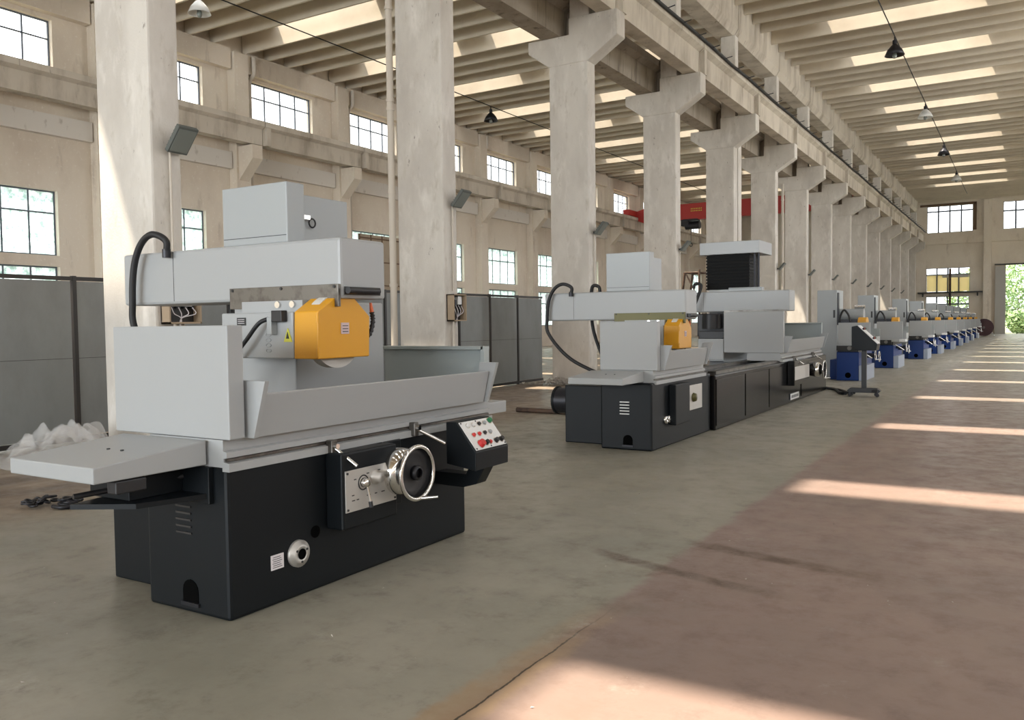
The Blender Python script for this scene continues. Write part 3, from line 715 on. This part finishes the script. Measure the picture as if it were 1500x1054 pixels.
for i in range(22):
    z = 2.10+i*.030
    bl.box(4.46+(.015 if i % 2 else 0), 5.1, .82+(.012 if i % 2 else 0), 1.66-(.012 if i % 2 else 0), z, z+.030)
bl.build('bellows', 'bellows_black', m3); B('bellows_cap', 'white_paint', m3, 4.38, 5.3, .62, 1.76, 2.765, 3.0, .01)
for i in range(2): MB().cyl((4.5, .66+i*.08, 2.77), (4.5, .66+i*.08, 2.12), .018, 8).build('guide_rod', 'dark_metal', m3)
B('motor_block', 'black_plastic', m3, 3.75, 4.2, 1.03, 1.6, 1.22, 1.64, .02); MB().cyl((3.66, 1.3, 1.36), (3.66, 1.3, 1.62), .17, 24).build('motor', 'black_plastic', m3); B('motor_bracket', 'black_plastic', m3, 3.55, 3.75, 1.03, 1.5, 1.18, 1.32, .01); B('lower_guard', 'white_paint', m3, 3.5, 3.56, 1.03, 1.5, .80, 1.18, .004)
MB().tube(spline([(4.0, 1.75, 2.12), (4.0, 1.72, 2.2), (3.98, 1.6, 2.17), (3.9, 1.66, 1.9), (3.85, 1.8, 1.55), (3.85, 1.85, 1.2)]), .03, 8).build('hose', 'rubber', m3)
control_box(m3, 3.9, 5.1, 'gloss_black', full=False); handwheel(m3, 5.75, .53, .17); lever(m3, 4.3, .8, .1); lever(m3, 5.9, .82, .1)
npz = B('name_plate', 'panel_white', m3, 4.1, 4.75, -.02, -.012, .06, .17)
for i in range(7): B('print', 'ink', npz, 4.16+i*.08, 4.21+i*.08, -.022, -.02, .09, .14)
co = MB().tube([(6.2+.02*t/10, 1.15+.14*math.cos(t*.5), 1.45+t*.006+.10*math.sin(t*.5)) for t in range(0, 66)], .018, 6).build('coiled_cable', 'rubber', m3)
MB().tube(spline([(LB, .3, .3), (LB+.15, .25, .25), (LB+.2, .1, .05), (LB-.1, -.2, .03), (LB-1.0, -.45, .03), (LB-1.2, -.6, .035)]), .03, 8).build('floor_cable', 'rubber', m3)
MB().tube(spline([(LB, .4, .2), (LB+.25, .1, .04), (LB-.2, -.3, .03), (LB-.9, -.6, .03), (LB-1.15, -.75, .05)]), .025, 8).build('floor_cable', 'rubber', m3)

# ---- control stand beside the long-bed grinder
cs = empty('control_stand', (-2.64, 17.55, 0), PI/2); tag(cs, 'black control desk on a wheeled pole stand beside the long bed grinder', 'control stand')
B('pole', 'black_plastic', cs, -.04, .04, -.045, .045, .14, .95, .006)
MB().prism([(-.30, .12), (-.24, .17), (.24, .17), (.30, .12), (.27, .08), (-.27, .08)], 'x', -.09, .09).build('foot_beam', 'black_plastic', cs, .006)
MB().prism([(-.18, .10), (-.14, .15), (.14, .15), (.18, .10)], 'y', -.26, -.16).build('foot_beam', 'black_plastic', cs)
for x, y in ((-.08, -.25), (-.08, .25), (.14, -.2), (.08, .25)):
    MB().cyl((x-.015, y, .035), (x+.015, y, .035), .035, 14).build('caster', 'rubber', cs)
    B('caster_fork', 'dark_metal', cs, x-.02, x+.02, y-.012, y+.012, .04, .095)
pp = MB().prism([(.20, 1.36), (.20, .98), (.10, .90), (-.24, .90), (-.26, 1.02), (.10, 1.38)], 'x', -.2, .2).build('desk_box', 'dark_paint', cs, .006)
MB().prism([(-.258, 1.028), (-.262, 1.034), (.09, 1.384), (.096, 1.378)], 'x', -.18, .18).build('face_plate', 'panel_white', pp)
for i, mt in enumerate(('black_plastic', 'red_plastic', 'black_plastic', 'green_plastic')):
    for j in range(2):
        c_ = Vector((-.12+i*.08, -.17+j*.18, 1.125+j*.18)); MB().cyl(c_, c_+Vector((0, -.025, .025)), .018, 10).build('button', mt, pp)

# ---- row of blue grinders
def blue_machine():
    r = machine('surface_grinder', (0, 0, 0))
    b = B('base', 'blue_paint', r, 0, 2.05, 0, .52, 0, .70, .015); B('rear_base', 'blue_paint', r, .25, 1.9, .52, .72, 0, .5, .01)
    for a in range(1): MB().cyl((-.004, .25, .13), (.01, .25, .13), .07, 16).build('lifting_hole', 'hole_black', b)
    B('front_cover', 'silver_paint', r, -.02, 1.5, -.14, 0, 0, .37, .008)
    B('saddle', 'black_plastic', r, .05, 1.9, .02, .50, .701, .80)
    B('way_cover', 'rubber', r, -.12, .05, .05, .5, .74, .86); MB().cyl((-.14, .2, .80), (-.05, .2, .80), .05, 14).build('end_cap', 'steel', r)
    B('table', 'white_paint', r, -.1, 2.15, -.16, .46, .801, .885, .006)
    B('splash_wall', 'white_paint', r, 0, .06, -.25, .48, .886, 1.42, .006); B('trough_end', 'white_paint', r, .1, .13, -.34, .02, .886, 1.12)
    B('trough_front', 'white_paint', r, .14, 2.0, -.20, -.18, .886, 1.05); B('end_wall', 'inner_paint', r, 2.0, 2.03, -.2, .48, .886, 1.25)
    B('rail_plate', 'panel_white', r, -.02, .5, -.33, -.162, .80, .88, .004)
    c = B('column', 'grey_paint', r, 1.2, 2.1, .73, 1.22, 0, 2.27, .012)
    B('column_trim', 'dark_metal', c, 1.25, 1.4, .70, .73, 1.5, 2.2); B('control_strip', 'black_plastic', c, 1.196, 1.2, .77, .82, 1.55, 1.75)
    MB().cyl((1.55, .73, 1.62), (1.55, .12, 1.62), .16, 20).build('spindle', 'grey_paint', r); MB().cyl((1.55, .35, 1.82), (1.55, .1, 1.82), .05, 12).build('downfeed_motor', 'chrome', r)
    MB().prism([(.93, 1.30), (1.35, 1.30), (1.35, 1.47), (1.25, 1.55), (1.03, 1.55), (.93, 1.47)], 'y', -.02, .18).build('wheel_guard', 'yellow_paint', r, .006)
    B('spindle_housing', 'dark_metal', r, .95, 1.4, .19, .68, 1.36, 1.5, .01)
    MB().tube(spline([(.9, .62, 1.42), (.9, .58, 1.62), (.9, .50, 1.74), (.9, .40, 1.62), (.9, .34, 1.42)]), .025, 8).build('hose', 'rubber', r)
    for x, z in ((.55, .62), (1.2, .55)):
        MB().torus((x, -.30, z), (0, 1, 0), .13, .012, 24, 6).build('handwheel', 'chrome', r); MB().cyl((x, 0, z), (x, -.3, z), .035, 12).build('wheel_shaft', 'dark_metal', r)
    MB().cyl((.55, -.3, .5), (.6, -.42, .5), .012, 8).build('crank_handle', 'panel_white', r)
    MB().tube([(-.02, -.05, .72), (.05, -.22, .6), (.1, -.28, .55)], .015, 8).build('lever', 'chrome', r)
    return r
bsrc = blue_machine()
bpos = [(-3.43, 22.0), (-3.38, 28.0), (-3.16, 34.6), (-3.11, 39.9), (-3.02, 46.0), (-3.01, 51.9), (-3.0, 57.7), (-3.0, 63.8), (-3.0, 71.2)]
for i, (x, y) in enumerate(bpos):
    o = bsrc if i == 0 else copy_tree(bsrc); o.location = (x, y, 0)
    tag(o, {0: 'blue based grey grinder right behind the black control stand', 1: 'blue based grey grinder, second in the row after the control stand', 2: 'blue based grey grinder, third in the row after the control stand',
            8: 'blue based grey grinder last in the row, beside the dark reel'}.get(i, 'blue based grey grinder in the far part of the row'), 'grinder', 'blue based grinders in a row')
# dark reel at the end of the row
rl = empty('cable_reel', (-2.75, 78, 0)); tag(rl, 'dark round cable reel at the end of the blue grinder row', 'reel')
for y in (0, .45): MB().cyl((0, y, .72), (0, y+.05, .72), .70, 28).build('flange', 'reel_brown', rl)
MB().cyl((0, .05, .72), (0, .45, .72), .36, 20).build('drum', 'dark_metal', rl); MB().cyl((0, -.06, .72), (0, .56, .72), .09, 12).build('axle', 'steel', rl)
for s_ in (-1, 1): MB().tube([(s_*.75, -.1, .03), (s_*.75, .6, .03)], .03, 6).build('foot', 'panel_white', rl); MB().tube([(s_*.75, .25, .03), (s_*.55, .25, .3)], .03, 6).build('strut', 'panel_white', rl)

# ------------------------------------------------------------------ loose things on the floor
ch = empty('chain', (-7.1, 4.05, 0), .5); tag(ch, 'heap of dark chain with a hook lying on the floor beside the lone grinder', 'chain')
rnd = random.Random(3)
for i in range(26):
    a_ = rnd.uniform(0, 2*PI); q = rnd.random()**.6; x = q*.27*math.cos(a_)+.0; y = q*.12*math.sin(a_); z = .02+.05*(1-q)*rnd.random()+.01*(i % 3)
    lk = MB().torus((0, 0, 0), (0, 0, 1), .036, .010, 14, 6)
    lk.xf(Matrix.Translation((x, y, z+.008)) @ Matrix.Rotation(rnd.uniform(0, PI), 4, 'Z') @ Matrix.Rotation(rnd.uniform(-.5, .5), 4, 'X') @ Matrix.Diagonal((1.35, .8, 1, 1))).build('link', 'dark_metal', ch)
MB().tube(spline([(.12, -.12, .02), (.22, -.16, .02), (.28, -.1, .02), (.2, -.06, .02)]), .018, 8).build('hook', 'dark_metal', ch)
tag(MB().tube([(-7.36, 12.29, .04), (-6.5, 12.26, .04), (-5.9, 12.24, .04)], .04, 12).build('steel_bar', 'rust_steel'), 'dark steel bar lying on the floor behind the second grinder', 'bar')
# crumpled clear sheeting against the partition
def sheet():
    rn = random.Random(5); n, mm = 110, 70; v = []
    from mathutils import noise as ns
    for i in range(n):
        for j in range(mm):
            u = i/(n-1); w_ = j/(mm-1)
            env = (math.sin(PI*min(1, u*1.05))**.7)*(math.sin(PI*w_)**.8)*(.25+.75*u)
            z = .012+env*(.26+.7*abs(ns.noise((u*5, w_*4, 1)))+.30*abs(ns.noise((u*11+w_*4, w_*9-u*5, 4)))+.12*abs(ns.noise((u*22-w_*9, w_*20, 2))))*1.0
            v.append((-10.3+1.9*u+.12*ns.noise((u*5, w_*5, 9)), 4.85+1.4*w_+.1*ns.noise((u*5, w_*5, 14)), max(z, .012)))
    f = [(i*mm+j, (i+1)*mm+j, (i+1)*mm+j+1, i*mm+j+1) for i in range(n-1) for j in range(mm-1)]
    return MB().add(v, f, True).build('plastic_sheeting', 'plastic_film')
tag(sheet(), 'crumpled clear plastic sheeting heaped against the grey partition', 'plastic sheet')
# crumbled plaster at the foot of the third column: too many bits to count
rb_ = MB(); rn = random.Random(8)
for i in range(420):
    r_ = rn.uniform(.01, .05); x = rn.gauss(-9.6, .4); y = 18.1-abs(rn.gauss(0, .14)); z = r_*.5+.18*max(0, 1-abs(x+9.6)/.8)*rn.random()
    c_ = Vector((x, y, z)); rb_.add([c_+Vector((rn.uniform(-1, 1), rn.uniform(-1, 1), rn.uniform(-.5, .8)))*r_ for _ in range(4)], [(0, 1, 2), (0, 1, 3), (1, 2, 3), (0, 2, 3)])
o = tag(rb_.build('plaster_rubble', 'rubble'), 'crumbled pale plaster heaped at the foot of a column', 'rubble'); o['kind'] = 'stuff'
rb_ = MB()
for i in range(160):
    r_ = rn.uniform(.003, .010); x = rn.uniform(-7.5, -.2); y = rn.uniform(1.8, 8)
    c_ = Vector((x, y, r_*.4)); rb_.add([c_+Vector((rn.uniform(-1, 1), rn.uniform(-1, 1), rn.uniform(-.4, .6)))*r_ for _ in range(4)], [(0, 1, 2), (0, 1, 3), (1, 2, 3), (0, 2, 3)])
o = tag(rb_.build('floor_crumbs', 'rubble'), 'tiny pale crumbs scattered over the near floor', 'crumbs'); o['kind'] = 'stuff'

# ------------------------------------------------------------------ greenery beyond the end gate
def bush(x, y, h, rad, seed):
    b = empty('leafy_tree', (x, y, -.31)); tag(b, 'bright green leafy tree outside beyond the end gate', 'tree', 'trees beyond the end gate')
    MB().tube([(0, 0, 0), (.1, 0, h*.5)], .12, 8, True, .06).build('trunk', 'bark', b)
    rn = random.Random(seed); mm = MB()
    for i in range(2200):
        th = rn.uniform(0, 2*PI); ph = math.acos(rn.uniform(-1, 1)); q = rn.uniform(.55, 1)
        c_ = Vector((rad*q*math.sin(ph)*math.cos(th), rad*q*math.sin(ph)*math.sin(th), h*.52+h*.48*q*math.cos(ph)))
        u_ = Vector((rn.gauss(0, 1), rn.gauss(0, 1), rn.gauss(0, 1))).normalized(); w_ = u_.cross(Vector((rn.gauss(0, 1), rn.gauss(0, 1), 1))).normalized(); s_ = rn.uniform(.12, .28)
        mm.add([c_-u_*s_, c_+w_*s_*.5, c_+u_*s_, c_-w_*s_*.5], [(0, 1, 2, 3)])
    o = mm.build('foliage', 'leaf', b); o['kind'] = 'stuff'
for i, (x, y, h, rr) in enumerate(((-5.4, 105, 7, 2.3), (-.6, 106, 8, 2.3), (4.2, 105, 7.5, 2.3), (-.2, 100.5, 2.6, 1.4), (-3, 112, 10, 3), (3.0, 100, 2.0, 1.3), (3.4, 112, 10, 3))): bush(x, y, h, rr, i)
